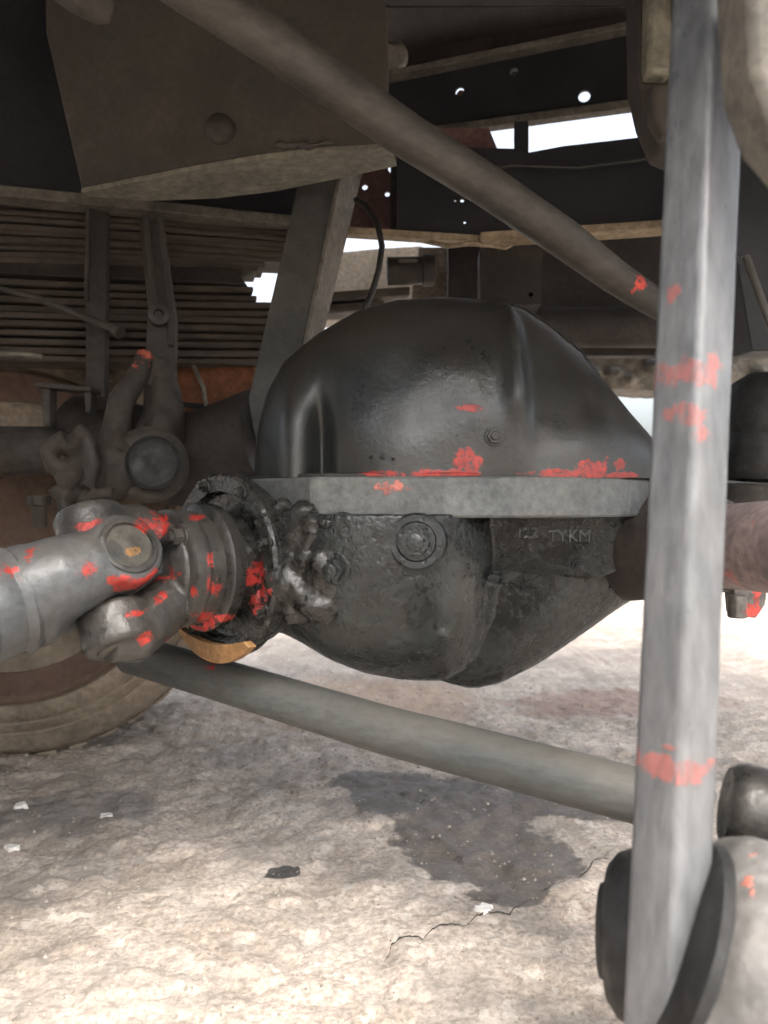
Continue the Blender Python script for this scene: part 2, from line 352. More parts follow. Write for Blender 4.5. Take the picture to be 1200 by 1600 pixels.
def ground_z(x, y):
    p = Vector((x, y, 0)); f = 1/(1+max(0, math.hypot(x, y-1)-2.5)*.6)
    z = noise.fractal(p*5, 1, 2, 4)*.006 + noise.fractal(p*26, 1, 2, 5)*.0045
    fl = noise.noise(p*8+Vector((3, 1, 0))); z -= .004*sm(.05, .12, fl)           # flaked top layer
    fl = noise.noise(p*17+Vector((9, 1, 0)) + Vector((0, 0, noise.noise(p*40)))*.3); z += .0035*sm(.15, .25, fl)
    return z*f
xs = axis_vals(-400, 400, -.85, 1.05, .006); ys = axis_vals(-400, 900, .7, 2.3, .006)
me = bpy.data.meshes.new('ground')
V = [(x, y, ground_z(x, y)) for y in ys for x in xs]; nx = len(xs)
me.from_pydata(V, [], [(j*nx+i, j*nx+i+1, (j+1)*nx+i+1, (j+1)*nx+i) for j in range(len(ys)-1) for i in range(nx-1)])
g = link('ground', me, ground_m, None, True, 0, 180); g['kind'] = 'structure'; g['label'] = 'dusty cracked concrete ground with a dark oil stain'

crack_m = mat('crack_dark', (.03, .026, .022), (.06, .052, .045), (.8, .95), 20, .2, 90)
for ci, c in enumerate(CR):
    bm = bmesh.new(); prev = None; n = len(c)-1; steps = 16*n; rc_ = random.Random(ci+40)
    for k in range(steps+1):
        u = k/steps*n; i0 = min(int(u), n-1); p = gpt(*c[i0]).lerp(gpt(*c[i0+1]), u-i0)
        p.x += noise.noise(p*31)*.014; p.y += noise.noise(p*31+Vector((5, 5, 5)))*.02 + noise.noise(p*110)*.006
        w_ = (.0007+.0022*max(0, noise.noise(p*23+Vector((0, 0, ci)))+.35))*min(1, k/4, (steps-k)/4)
        row = [bm.verts.new((p.x, p.y+w_, ground_z(p.x, p.y+w_)+.0012)), bm.verts.new((p.x, p.y-w_, ground_z(p.x, p.y-w_)+.0012))]
        if prev: bm.faces.new((prev[0], prev[1], row[1], row[0]))
        prev = row
    fin('crack', bm, crack_m, g, False)
# ------------------------------------------------------------------ truck load bed overhead (2.5 m wide)
BZ = 1.62
t = thing('load_bed', 'dark steel floor of the truck bed overhead', 'truck bed', (0, .6, BZ))
def boxo(name, lo, hi, m, parent, bevel=.002):
    bm = bmesh.new(); bmesh.ops.create_cube(bm, size=1, matrix=Matrix.Translation([(a+b)/2 for a, b in zip(lo, hi)]) @ Matrix.Diagonal([b-a for a, b in zip(lo, hi)]+[1]))
    return fin(name, bm, m, parent, True, bevel, 30)
for i in range(5): boxo('floor_plank', (-4.5, .35+i*.324, BZ), (1.75, .35+i*.324+.32, BZ+.05), bed_m, t)
boxo('shade_board', (-4.5, .31, 1.15), (1.75, .345, BZ+.5), bed_m, t)  # unseen board added to keep sky light off the upper parts
for x in (-4.2, -3.3, -2.4, -1.5): boxo('cross_bearer', (x, .36, BZ-.1), (x+.07, 1.94, BZ-.001), bed_m, t)

# ------------------------------------------------------------------ drive axle with differential
D0 = 1.15
ax = thing('drive_axle', 'black domed differential housing of the axle with grey flange strip and red paint marks', 'axle', P(715, 1070, D0))
top = [(402, 742), (404, 700), (412, 650), (428, 600), (450, 562), (500, 522), (560, 490), (620, 475), (700, 471), (770, 475), (810, 488), (850, 513), (900, 556), (942, 612), (988, 676), (1016, 716), (1040, 742)]
bm = bmesh.new(); NX, NT = 190, 80; rows = []
for i in range(NX+1):
    u = -1+2*i/NX; u = math.copysign(1-(1-abs(u))**1.6, u) if abs(u) > 0 else 0
    x = 721+319*u; h = PX(745-interp(top, x), D0)
    D = .20*(1-abs(u)**2.6)**.5 + .012
    row = []
    for k in range(NT+1):
        th = math.pi*k/NT; c, s = math.cos(th), math.sin(th)
        yo = -D*math.copysign(abs(c)**.85, c); z = h*s**.72
        zf = z/.26
        if yo < 0:                            # cast shape of the front: flute, side bulge, set-back right panel
            yo += .040*math.exp(-((x-516)/15)**2)*sm(.55, .15, zf) - .02*math.exp(-((x-470)/24)**2)*sm(.7, .3, zf)
            yo += .028*sm(772, 800, x)*sm(.0, .55, zf) - .014*math.exp(-((x-770)/14)**2)*sm(.2, .4, zf)*sm(1, .8, zf)
            yo -= .012*math.exp(-((x-610)/55)**2)*sm(.55, .1, zf)
        q = Vector(((x-600)/F*D0, D0+yo, EYE.z+.027+z))
        q += Vector((0, -1, .5))*noise.fractal(q*9, 1, 2, 3)*.0035
        row.append(bm.verts.new(q))
    rows.append(row)
for a, b in zip(rows, rows[1:]):
    for k in range(NT): bm.faces.new((a[k], b[k], b[k+1], a[k+1]))
bm.faces.new(rows[0]); bm.faces.new(rows[-1][::-1])
dome = fin('housing_dome', bm, housing_m, ax, True, 0, 60)
dome['label'] = 'smooth black dome of the differential housing'
rim = [P(x+5, y-2, D0+.03) for x, y in ((775, 478), (812, 489), (850, 514), (900, 556), (942, 612), (988, 677), (1013, 712))]
tube('rim_weld', rim, .007, housing_m, dome, 14)
from mathutils.bvhtree import BVHTree
TREES = {}
def surf(o, x, y):                           # point and normal where the sight line through x, y meets object o
    if o.name not in TREES:
        dg = bpy.context.evaluated_depsgraph_get(); TREES[o.name] = BVHTree.FromObject(o, dg)
    rd = (P(x, y, 1)-EYE).normalized(); h, n, _, _ = TREES[o.name].ray_cast(EYE, rd)
    if h is None: return P(x, y, .95), Vector((0, -1, 0))
    return h, (n if n.dot(rd) < 0 else -n)
# breather stub and casting marks on the dome
h_, n_ = surf(dome, 772, 682); bolt(h_, n_, .009, .012, housing_m, dome, 'breather_plug')
for x, y, r in ((598, 714, 4.5), (580, 714, 3), (614, 717, 2.5)):
    h_, n_ = surf(dome, x, y); lathe('rivet', h_, n_, [(-.01, PX(r, .95)), (.002, PX(r, .95)), (.004, PX(r*.5, .95))], bush_m, dome, 14)
# flange strip : plan outline (x offset px at depth), extruded vertically
zt, zb = EYE.z+.0275, EYE.z-.0225
plan = [(372, 1.10), (400, 1.03), (440, .985), (476, .955), (484, .942), (560, .926), (680, .920), (800, .928), (900, .945), (965, .965), (1010, 1.0), (1035, 1.06), (1030, 1.3), (380, 1.3)]
poly = [Vector(((x-600)/F*d, d, zb)) for x, d in plan]
fl = prism('flange', poly, Vector((0, 0, zt-zb)), flange_m, ax, .0035); fl['label'] = 'grey machined flange strip between the dome and the casting'
poly = [Vector(((x-600)/F*d, d+.012, zt-.001)) for x, d in plan]
prism('gasket_ledge', poly, Vector((0, 0, .006)), housing_m, ax, .002)
prism('flange_web', [P(476, 768, .95), P(486, 768, .938), P(486, 806, .938), P(476, 806, .95)], Vector((0, .03, 0)), flange_m, fl, .002)
# lower casting
bm = bmesh.new()
def loft_bowl(bm, x0, x1, prof, d0, D, zbase):
    rows = []; n = 40
    for i in range(n+1):
        u = -1+2*i/n; u = math.copysign(1-(1-abs(u))**1.7, u) if u else 0
        x = (x0+x1)/2+(x1-x0)/2*u; h = max(.002, PX(interp(prof, x)-zbase, d0)); dd = D*(1-abs(u)**2.4)**.5+.01
        rows.append([bm.verts.new(P(x, zbase, d0)+Vector((0, -dd*math.copysign(abs(math.cos(math.pi*k/32))**.9, math.cos(math.pi*k/32)), -h*math.sin(math.pi*k/32)**.8))) for k in range(33)])
    for a, b in zip(rows, rows[1:]):
        for k in range(32): bm.faces.new((a[k], a[k+1], b[k+1], b[k]))
        bm.faces.new((a[0], b[0], b[-1], a[-1]))
    bm.faces.new(rows[0][::-1]); bm.faces.new(rows[-1])
loft_bowl(bm, 430, 765, [(430, 985), (470, 1000), (520, 1028), (570, 1047), (630, 1058), (690, 1060), (722, 1045), (750, 1000), (765, 930)], 1.06, .150, 800)
loft_bowl(bm, 600, 1015, [(600, 1000), (660, 1052), (700, 1066), (735, 1074), (775, 1066), (830, 1038), (900, 990), (950, 955), (985, 935), (1015, 880)], 1.17, .13, 800)
PA = Vector((-.70, -.71, .0)).normalized()         # pinion axis, towards the propeller shaft
C0 = P(362, 882, 1.03)
add_lathe(bm, C0, PA, [(-.22, .10), (-.12, .105), (-.06, .098), (-.02, .105), (-.012, .11)], 40)
# right upper block with the cast letters and ribs
add_prism(bm, [P(735, 806, .985), P(1005, 806, 1.0), P(1005, 880, 1.02), P(930, 905, 1.03), P(760, 882, 1.03)], Vector((0, .12, 0)))
add_prism(bm, [P(690, 806, .95), P(725, 806, .95), P(722, 870, .955), P(700, 925, .965), P(680, 925, .965)], Vector((0, .1, 0)))
add_tube(bm, [P(765, 905, 1.0), P(762, 960, 1.01), P(735, 1030, 1.04)], [.016, .011, .008], 12)
add_ell(bm, P(650, 850, .965), .032, .04, .034)
add_ell(bm, P(520, 890, .965), .025, .03, .028); add_ell(bm, P(500, 945, .98), .03, .03, .022)
add_ell(bm, P(690, 985, .965), .012, .03, .012); add_ell(bm, P(540, 830, .955), .02, .03, .04)
cr = cast('carrier', bm, cast_m, ax, .0034, 3, .0016, .014); cr['label'] = 'greasy dark lower casting under the flange'
pa = Vector((-.55, -.83, .1)).normalized()
h_, n_ = surf(cr, 652, 846); pa = (n_+pa).normalized()
lathe('plug_boss', h_, pa, [(-.03, .034), (.006, .034), (.009, .031), (.009, .024), (.002, .022)], cast_m, cr, 40)
bolt(h_+pa*.006, pa, .017, .014, cast_m, cr, 'filler_plug')
for x, y, q in ((768, 905, .013), (522, 888, .015), (905, 884, .008)):
    h_, n_ = surf(cr, x, y); bolt(h_, n_, q, q*1.1, cast_m, cr)
# raised cast letters
def letters(txt, x, y, d, size, m, parent, rotz=0):
    cu = bpy.data.curves.new('cast_letters', 'FONT'); cu.body = txt; cu.size = size; cu.extrude = .0011; cu.bevel_depth = .0005
    ob = bpy.data.objects.new('cast_letters', cu); COL.objects.link(ob)
    me = bpy.data.meshes.new_from_object(ob.evaluated_get(bpy.context.evaluated_depsgraph_get())); bpy.data.objects.remove(ob)
    me.transform(Matrix.Translation(P(x, y, d)) @ Matrix.Rotation(rotz, 4, 'Z') @ Matrix.Rotation(math.pi/2, 4, 'X')); me.materials.clear()
    return link('cast_letters', me, m, parent, False)
letters('122', 806, 840, .984, .019, cast_m, cr, .04); letters('TYKM', 856, 846, .986, .021, cast_m, cr, .04)
# pinion nose: cage flange, seal ring, lumps of oily dirt
cage = lathe('bearing_cage', C0, PA, [(-.03, .108), (-.004, .112), (0, .121), (.016, .122), (.02, .118), (.02, .098), (.008, .094), (.006, .07), (.03, .066), (.03, .03)], nose_m, ax, 64, 35)
for k in range(8):
    a, u, v = frame(PA); th = k*math.pi/4+.3
    bolt(C0+PA*.020+(u*math.cos(th)+v*math.sin(th))*.109, PA, .0085, .011, nose_m, cage)
bm = bmesh.new()
a_, u_, v_ = frame(PA)
rr = random.Random(3)
for k in range(46):
    x = rr.uniform(405, 525); y = rr.uniform(800, 965)
    r = rr.uniform(.006, .018); add_ell(bm, P(x, y, lerp(.985, .915, sm(405, 520, x))+rr.uniform(-.012, .02)), r*rr.uniform(.8, 1.5), r, r*rr.uniform(.7, 1.5), None, 12)
add_tube(bm, [P(470, 812, .945), P(455, 860, .95), P(470, 900, .945)], [.02, .014, .018], 12)
add_ell(bm, P(448, 905, .95), .03, .025, .028); add_ell(bm, P(475, 830, .945), .025, .02, .04); add_ell(bm, P(505, 900, .93), .02, .02, .02); add_ell(bm, P(500, 945, .935), .03, .02, .016)
ln = cast('oily_lumps', bm, nose_m, ax, .0035, 9, .007, .016); ln['label'] = 'lumpy oil-soaked dirt on the pinion neck'
bm = bmesh.new(); rows = []
for k in range(17):
    th = math.radians(-42+5.2*k); rd = (Vector((0, 0, -1))*math.cos(th) + PA.cross(Vector((0, 0, -1)))*math.sin(th)); wd = .026*math.sin(math.pi*(k+1)/18)**.6
    rows.append([bm.verts.new(C0+PA*s_+rd*q_) for s_, q_ in ((.024, .127-wd), (.036, .127-wd), (.032, .127), (.020, .127))])
for a, b in zip(rows, rows[1:]):
    for k in range(4): bm.faces.new((a[k], a[(k+1) % 4], b[(k+1) % 4], b[k]))
bm.faces.new(rows[0]); bm.faces.new(rows[-1])
fin('dust_cover', bm, brass_m, ax, True, .001, 40)
# axle arm to the right
tube('axle_arm', [P(900, 838, 1.2), P(985, 838, 1.12), P(1020, 842, 1.06), P(1060, 850, 1.0), P(1120, 852, .93)], [.08, .094, .084, .068, .058], railbrown_m, ax)
lathe('axle_tube', P(1118, 853, .93), P(1300, 856, .72)-P(1118, 853, .93), [(-.03, .05), (-.004, .051), (0, .0495), (.3, .0485)], pipe_m, ax, 48)

# ------------------------------------------------------------------ propeller shaft with joint
ps = thing('propeller_shaft', 'grey propeller shaft with universal joint and chipped red paint', 'drive shaft', P(150, 1040, .9))
lathe('seal_disc', C0, PA, [(.03, .05), (.034, .082), (.05, .0835), (.054, .080), (.058, .06)], ring_m, ps, 64)
lathe('companion_flange', C0, PA, [(.05, .045), (.056, .072), (.074, .0735), (.076, .070), (.079, .0705), (.081, .0745), (.097, .0745), (.1, .070), (.1, .04)], yoke_m, ps, 64)
for k in range(4):
    th = k*math.pi/2+.8
    bolt(C0+PA*.1+(u_*math.cos(th)+v_*math.sin(th))*.059, PA, .011, .016, yoke_m, ps, 'flange_bolt')
JC = C0+PA*.178                               # joint centre
EA = Vector((-PA.y*-1, 0, 0))
NEAR = Vector((.71, -.70, .56)).normalized(); NEAR = (NEAR-PA*NEAR.dot(PA)).normalized()   # cross arm towards the viewer
VERT = PA.cross(NEAR).normalized()
if VERT.z < 0: VERT = -VERT
SEND = P(-60, 964, .79); SD = (SEND-JC).normalized()
# flange yoke: two ears above and below
bm = bmesh.new()
for s in (-1, 1):
    e_ = .062 if s > 0 else .096
    add_tube(bm, [C0+PA*.09+VERT*s*.034, C0+PA*.125+VERT*s*.056, JC+VERT*s*e_*.8-PA*.012, JC+VERT*s*e_*.8+PA*.016], [.034, .034, .037, .030], 20)
    add_lathe(bm, JC+VERT*s*(.03 if s > 0 else .044), VERT*s, [(0, .036), (.004, .041), (.044, .042), (.05, .039)], 32)
add_lathe(bm, C0+PA*.092, PA, [(0, .062), (.012, .06), (.02, .04)], 32)
cast('flange_yoke', bm, yoke_m, ps, .003, 5, .002, .01)
for s in (-1, 1): lathe('bearing_cap', JC+VERT*s*(.072 if s > 0 else .086), VERT*s, [(-.01, .0278), (.009, .0278), (.011, .025)], cap_m, ps, 32)
# cross
bm = bmesh.new(); add_tube(bm, [JC-NEAR*.06, JC+NEAR*.06], .017, 20); add_tube(bm, [JC-VERT*.06, JC+VERT*.06], .017, 20); add_ell(bm, JC, .026, .026, .026)
cast('joint_cross', bm, yoke_m, ps, .003, 3)
# tube yoke: near and far ears running into the neck
bm = bmesh.new()
NS = (NEAR-SD*NEAR.dot(SD)).normalized()
for s in (-1, 1):
    add_tube(bm, [JC+NEAR*s*.036, JC+NEAR*s*.038+SD*.03, JC+SD*.055+NS*s*.032, JC+SD*.078+NS*s*.018, JC+SD*.095+NS*s*.006], [.036, .041, .046, .051, .054], 28)
    add_lathe(bm, JC+NEAR*s*.022, NEAR*s, [(0, .036), (.004, .042), (.044, .043), (.05, .040)], 40)
add_lathe(bm, JC, SD, [(.06, .04), (.075, .054), (.085, .058), (.096, .058)], 40)
yk = cast('tube_yoke', bm, shaft_m, ps, .003, 6, .001, .01)
lathe('snap_ring', JC+NEAR*.072, NEAR, [(-.006, .0335), (.002, .0335), (.0035, .031), (.0035, .028), (-.002, .0275)], yoke_m, ps, 40)
lathe('bearing_cap', JC+NEAR*.070, NEAR, [(-.01, .0278), (.001, .0278), (.003, .025), (.0022, .02), (.003, .01)], cap_m, ps, 40)
lathe('shaft_tube', JC, SD, [(.09, .053), (.097, .0535), (.100, .0575), (.106, .0598), (.112, .0575), (.115, .0555), (.121, .057), (.139, .058), (.143, .0565), (.147, .058), (.5, .058)], shaft_m, ps, 64, 25)

# ------------------------------------------------------------------ rods and bars
rod = thing('torque_rod', 'dusty grey round torque rod crossing below the differential', 'rod', P(600, 1150, .98))
tube('rod_tube', [P(205, 1022, 1.2), P(330, 1058, 1.12), P(600, 1140, .97), P(850, 1205, .88), P(1030, 1252, .83)], [.030]*5, rod_m, rod)
lathe('rod_eye', P(215, 1000, 1.24), Vector((.2, -.1, 1)), [(-.03, .03), (-.025, .034), (.025, .034), (.03, .03)], rod_m, rod, 40)
lathe('rod_eye', P(1050, 1258, .82), Vector((.3, -.2, 1)), [(-.034, .03), (-.03, .036), (.03, .036), (.034, .03)], rod_m, rod, 40)
rod = thing('torque_rod', 'long brown-grey rod slanting down from upper left across the dark plate', 'rod', P(600, 200, .95))
tube('rod_tube', [P(180, -95, .80), P(420, 62, .88), P(640, 215, .97), P(760, 290, 1.02), P(880, 372, 1.08), P(960, 432, 1.12), P(1010, 465, 1.15), P(1060, 492, 1.19)], [.0272]*3+[.0265]*2+[.024, .022, .022], rod2_m, rod)
lathe('rod_eye', P(1078, 498, 1.2), Vector((.1, -.2, 1)), [(-.03, .03), (-.025, .036), (.025, .036), (.03, .03)], rod2_m, rod, 40)
o = tube('rod_end', [P(60, -60, .9), P(120, -12, .92), P(160, 12, .94), P(176, 22, .945)], [.024, .023, .021, .012], rod2_m); tag(o, 'blunt tan rod end poking in at the top left corner', 'rod end')
# near upright bar
bm = bmesh.new(); A = P(1113, -120, .615); B = P(1033, 1700, .545); t_ = (B-A).normalized()
n0 = Vector((0, -1, 0)); n0 = (n0-t_*n0.dot(t_)).normalized(); s0 = t_.cross(n0)
if s0.x < 0: s0 = -s0
ang = math.radians(-58); e1 = n0*math.cos(ang)+s0*math.sin(ang); e2 = -n0*math.sin(ang)+s0*math.cos(ang)
hw, rc = .0215, .0075; sec = []
for cx, cy, a0 in ((1, 1, 0), (-1, 1, 90), (-1, -1, 180), (1, -1, 270)):
    for k in range(7):
        a = math.radians(a0+15*k); sec.append((cx*(hw-rc)+rc*math.cos(a), cy*(hw-rc)+rc*math.sin(a)))
rings = []
for i in range(90):
    p = A.lerp(B, i/89); rings.append([bm.verts.new(p+(e1*a+e2*b)*(1+.012*noise.noise(Vector((a*60, b*60, i*.25))))) for a, b in sec])
for a, b in zip(rings, rings[1:]):
    for k in range(len(sec)): bm.faces.new((a[k], a[(k+1) % len(sec)], b[(k+1) % len(sec)], b[k]))
bm.faces.new(rings[0]); bm.faces.new(rings[-1])
tag(fin('upright_bar', bm, bar_m, None, True, 0, 180), 'pale grey upright square bar standing close at the right with worn red paint', 'bar')
# bush and knuckle at the foot of the bar
bt = thing('rubber_bush', 'black round rubber bush behind the foot of the grey bar', 'bush', P(1020, 1600, .62))
BA = Vector((1, -.42, .06)).normalized(); BC = P(1003, 1462, .64)
lathe('bush_body', BC, BA, [(-.028, .02), (-.026, .052), (-.018, .062), (-.006, .067), (.008, .066), (.03, .06), (.036, .05)], bush_m, bt, 56)
lathe('bush_ring', BC, BA, [(-.033, .018), (-.033, .036), (-.022, .042), (-.018, .03)], bush_m, bt, 48)
kn = thing('rod_knuckle', 'scuffed grey cast knuckle in the bottom right corner', 'knuckle', P(1180, 1640, .5))
bm = bmesh.new(); KC = P(1092, 1500, .555); KA = Vector((.90, -.22, -.36)).normalized()
add_lathe(bm, KC, KA, [(-.014, .03), (-.012, .076), (-.004, .089), (.012, .097), (.05, .101), (.2, .098)], 56)
add_tube(bm, [KC+KA*.03+Vector((0, -.074, -.02)), KC+KA*.17+Vector((0, -.08, -.04))], [.03, .042], 20)
cast('knuckle_body', bm, knuckle_m, kn, .004, 8, .004, .03)
lathe('knuckle_seal', KC, KA, [(-.020, .05), (-.019, .07), (-.016, .078), (-.010, .081), (-.006, .078)], bush_m, kn, 56)
lathe('knuckle_cap', P(1205, 1275, .64), Vector((1, -.3, -.2)), [(-.036, .03), (-.032, .034), (-.024, .037), (.08, .038)], ring_m, kn, 48)
lathe('knuckle_plug', KC+KA*.03+Vector((0, -.103, -.03)), Vector((-.1, -1, .1)), [(-.01, .02), (.003, .019), (.005, .014)], bush_m, kn, 28)

# ------------------------------------------------------------------ gusset plate, upper left
pl = plane(340, 200, 1.22, 8)
gp_ = thing('gusset_plate', 'large brown steel gusset plate with one bolt head at upper left', 'plate', hit(340, 300, pl))
plate('plate_web', [(70, -60), (72, 50), (128, 296), (300, 262), (470, 236), (606, 226), (606, 90), (600, -60)], pl, .010, gusset_m, gp_)
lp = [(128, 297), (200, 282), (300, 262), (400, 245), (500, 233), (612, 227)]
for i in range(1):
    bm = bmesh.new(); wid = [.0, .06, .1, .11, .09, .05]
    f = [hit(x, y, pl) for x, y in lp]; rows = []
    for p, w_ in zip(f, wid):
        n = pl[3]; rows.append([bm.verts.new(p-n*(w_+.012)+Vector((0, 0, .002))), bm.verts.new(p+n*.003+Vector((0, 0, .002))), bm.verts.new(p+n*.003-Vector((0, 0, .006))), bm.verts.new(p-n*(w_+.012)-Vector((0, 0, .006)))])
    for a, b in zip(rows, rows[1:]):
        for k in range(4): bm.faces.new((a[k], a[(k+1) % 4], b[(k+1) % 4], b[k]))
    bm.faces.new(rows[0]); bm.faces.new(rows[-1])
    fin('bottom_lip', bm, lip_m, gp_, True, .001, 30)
lathe('bolt_head', hit(345, 203, pl), pl[3], [(-.02, .023), (.004, .0235), (.012, .021), (.017, .014), (.019, .004)], clamp_m, gp_, 32)
bm = bmesh.new()
for k in range(14): add_ell(bm, hit(random.uniform(425, 515), random.uniform(224, 234), pl)+pl[3]*.002, random.uniform(.005, .016), .006, random.uniform(.002, .006), None, 10)
cast('dried_mud', bm, gusset_m, gp_, .003, 2, .006, .01)

# ------------------------------------------------------------------ left chassis rail and leaf springs
pl = plane(200, 300, 1.5, -20)
t = thing('chassis_rail', 'dark chassis rail behind the gusset plate above the leaf springs', 'rail', hit(200, 330, pl))
plate('rail_web', [(-120, -80), (-120, 300), (200, 330), (520, 362), (520, -80)], pl, .01, rail_m, t)
q = [hit(x, y, pl) for x, y in ((-120, 309), (200, 338), (470, 366))]
bm = bmesh.new()
add_prism(bm, [q[0], q[2], q[2]+Vector((0, 0, .02)), q[0]+Vector((0, 0, .02))], -pl[3]*-.05); fin('rail_lip', bm, dimlip_m, t, True, .002, 30)
lw = thing('leaf_spring', 'thick stack of brown leaf spring steel behind at left', 'leaf spring', P(200, 560, 1.55))
def leaf(x0, y0, x1, y1, d0, d1, thpx, wid, sag=0):
    A = P(x0, y0, d0); B = P(x1, y1, d1); bm = bmesh.new(); rows = []
    s = (B-A).normalized(); n = Vector((-s.y, s.x, 0)).normalized()
    if n.y < 0: n = -n
    th = PX(thpx, (d0+d1)/2); j = random.uniform(-.006, .006)
    for i in range(13):
        p = A.lerp(B, i/12)+Vector((0, 0, -sag*math.sin(math.pi*i/12)))+n*j
        rows.append([bm.verts.new(p), bm.verts.new(p+n*wid), bm.verts.new(p+n*wid-Vector((0, 0, th))), bm.verts.new(p-Vector((0, 0, th)))])
    for a, b in zip(rows, rows[1:]):
        for k in range(4): bm.faces.new((a[k], a[(k+1) % 4], b[(k+1) % 4], b[k]))
    bm.faces.new(rows[0]); bm.faces.new(rows[-1])
    return fin('leaf', bm, leaf_m, lw, True, .003, 30)
for i, e in enumerate((492, 490, 486, 484, 480, 466, 452, 414, 402)):
    leaf(-120, 304+i*12.2+random.uniform(-1, 1), e, 356+i*8.2-(490-e)*.08, 1.44+random.uniform(-.01, .01), 1.6, random.uniform(7.5, 10), .09, random.uniform(-.006, .001))
for i, e in enumerate((396, 402, 440, 446, 444, 442, 440, 436, 432, 428)):
    leaf(-120, 428+i*13.6+random.uniform(-1, 1), e, 448+i*12.4, 1.44+random.uniform(-.01, .01), 1.6, random.uniform(8.5, 11), .09, random.uniform(.001, .006))
for i, e in enumerate((640, 600)):
    leaf(440, 462+i*19, e, 448+i*22, 1.66, 1.72, 14, .07)
prism('spacer_block', [P(-60, 405, 1.46), P(275, 415, 1.56), P(365, 418, 1.58), P(385, 444, 1.58), P(-60, 425, 1.46)], Vector((0, .08, 0)), railbrown_m, lw)
# clamps
t = thing('spring_clamp', 'upright flat clamp bar across the leaf springs, left one', 'clamp', P(150, 480, 1.42))
prism('clamp_bar', [P(134, 326, 1.42), P(167, 330, 1.42), P(164, 640, 1.42), P(133, 640, 1.42)], Vector((0, .02, 0)), railbrown_m, t)
tube('clamp_stud', [P(138, 326, 1.41), P(135, 470, 1.41)], .004, clamp_m, t, 12)
t = thing('spring_clamp', 'tapered clamp bracket with eye across the springs, right of the flat one', 'clamp', P(240, 540, 1.38))
prism('clamp_bar', [P(216, 338, 1.4), P(250, 342, 1.4), P(272, 500, 1.38), P(270, 640, 1.37), P(222, 640, 1.37), P(230, 480, 1.38)], Vector((0, .03, 0)), clamp_m, t, .004)
tube('clamp_stud', [P(228, 338, 1.385), P(236, 420, 1.375), P(246, 500, 1.37)], .006, clamp_m, t, 14)
tube('clamp_stud', [P(250, 342, 1.385), P(262, 440, 1.375), P(268, 540, 1.365)], .006, clamp_m, t, 14)
lathe('clamp_eye', P(248, 492, 1.355), Vector((.3, -1, 0)), [(-.02, .018), (.005, .018), (.006, .009), (-.004, .008)], clamp_m, t, 24)
o = tube('brake_pipe', [P(-40, 440, 1.36), P(60, 466, 1.37), P(120, 490, 1.37), P(175, 512, 1.37), P(188, 520, 1.365)], [.006, .006, .007, .008, .012], clamp_m, None, 12); tag(o, 'thin pipe slanting across the springs at far left', 'pipe')

# ------------------------------------------------------------------ slanted strut and hose
st = thing('slanted_strut', 'grey steel strut leaning behind the dome left shoulder', 'strut', P(440, 640, 1.38))
pa_, pb_, pc_, pd_ = P(470, 268, 1.4), P(538, 262, 1.4), P(478, 545, 1.36), P(378, 660, 1.36)
prism('strut_face', [P(474, 250, 1.4), P(532, 250, 1.4), P(468, 560, 1.36), P(440, 700, 1.35), P(370, 700, 1.35), P(402, 560, 1.36)], Vector((.01, .012, 0)), strut_m, st)
prism('strut_flange', [P(532, 250, 1.4), P(468, 560, 1.36), P(440, 700, 1.35), P(450, 700, 1.44), P(496, 540, 1.45), P(566, 250, 1.5)], Vector((.008, .0, .004)), dimlip_m, st)
o = tube('air_hose', [P(556, 312, 1.42), P(572, 322, 1.4), P(590, 350, 1.38), P(597, 385, 1.37), P(592, 420, 1.36), P(582, 455, 1.35), P(566, 492, 1.34)], .0055, hose_m, None, 14); tag(o, 'thin black air hose looping beside the slanted strut', 'hose')
t = thing('pink_bracket', 'pinkish plate with bolt holes beside the hose', 'bracket', P(580, 372, 1.78))
pl = plane(600, 320, 1.78, 5)
plate('bracket_plate', [(500, 200), (624, 215), (618, 372), (440, 352), (470, 300)], pl, .008, pink_m, t, [(588, 258, 4), (570, 292, 4.5), (605, 303, 4), (615, 262, 9), (614, 312, 4)])

# ------------------------------------------------------------------ chassis rails at upper right
t = thing('chassis_rail', 'black chassis rail with bolt holes across the upper right', 'rail', P(850, 190, 1.6))
pl = plane(800, 150, 1.62, 16)
plate('rail_web', [(604, 128), (1100, 28), (1100, 158), (690, 208), (604, 222)], pl, .008, rail_m, t, [(718, 142, 7), (803, 112, 7), (913, 150, 9.5)])
def lip(name, a, b, thpx, dep, m, par, z=0):
    A, B = hit(*a, pl), hit(*b, pl); th = PX(thpx, (A-EYE).dot(FW))
    return prism(name, [A, B, B-Vector((0, 0, th)), A-Vector((0, 0, th))], pl[3]*dep, m, par, .0015)
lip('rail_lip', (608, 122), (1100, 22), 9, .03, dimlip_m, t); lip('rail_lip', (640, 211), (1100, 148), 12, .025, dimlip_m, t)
lathe('hole_rivet', hit(718, 142, pl)-pl[3]*.02, pl[3], [(-.005, .009), (.006, .009), (.009, .004)], rust_m, t, 14)
lathe('hole_rivet', hit(803, 112, pl)-pl[3]*.02, pl[3], [(-.005, .009), (.004, .009), (.007, .004)], leaf_m, t, 14)
t2 = thing('cross_member', 'dark brown cross member above the black rail with a lighter edge', 'cross member', P(800, 60, 1.7))
pl = plane(800, 60, 1.72, 16)
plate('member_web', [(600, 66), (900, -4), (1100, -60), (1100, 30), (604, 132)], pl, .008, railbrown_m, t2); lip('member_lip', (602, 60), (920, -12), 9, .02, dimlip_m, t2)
plate('member_top', [(596, -60), (1100, -120), (1100, -70), (900, -14), (600, 58)], plane(800, 30, 1.8, 16), .008, rail_m, t2)
tube('member_tube', [P(606, 92, 1.66), P(622, 86, 1.68)], [.03, .028], dimlip_m, t2, 20)
t = thing('sub_rail', 'black lower rail with tan lip behind the slanting rod', 'rail', P(850, 370, 1.5))
pl = plane(850, 300, 1.5, 6)
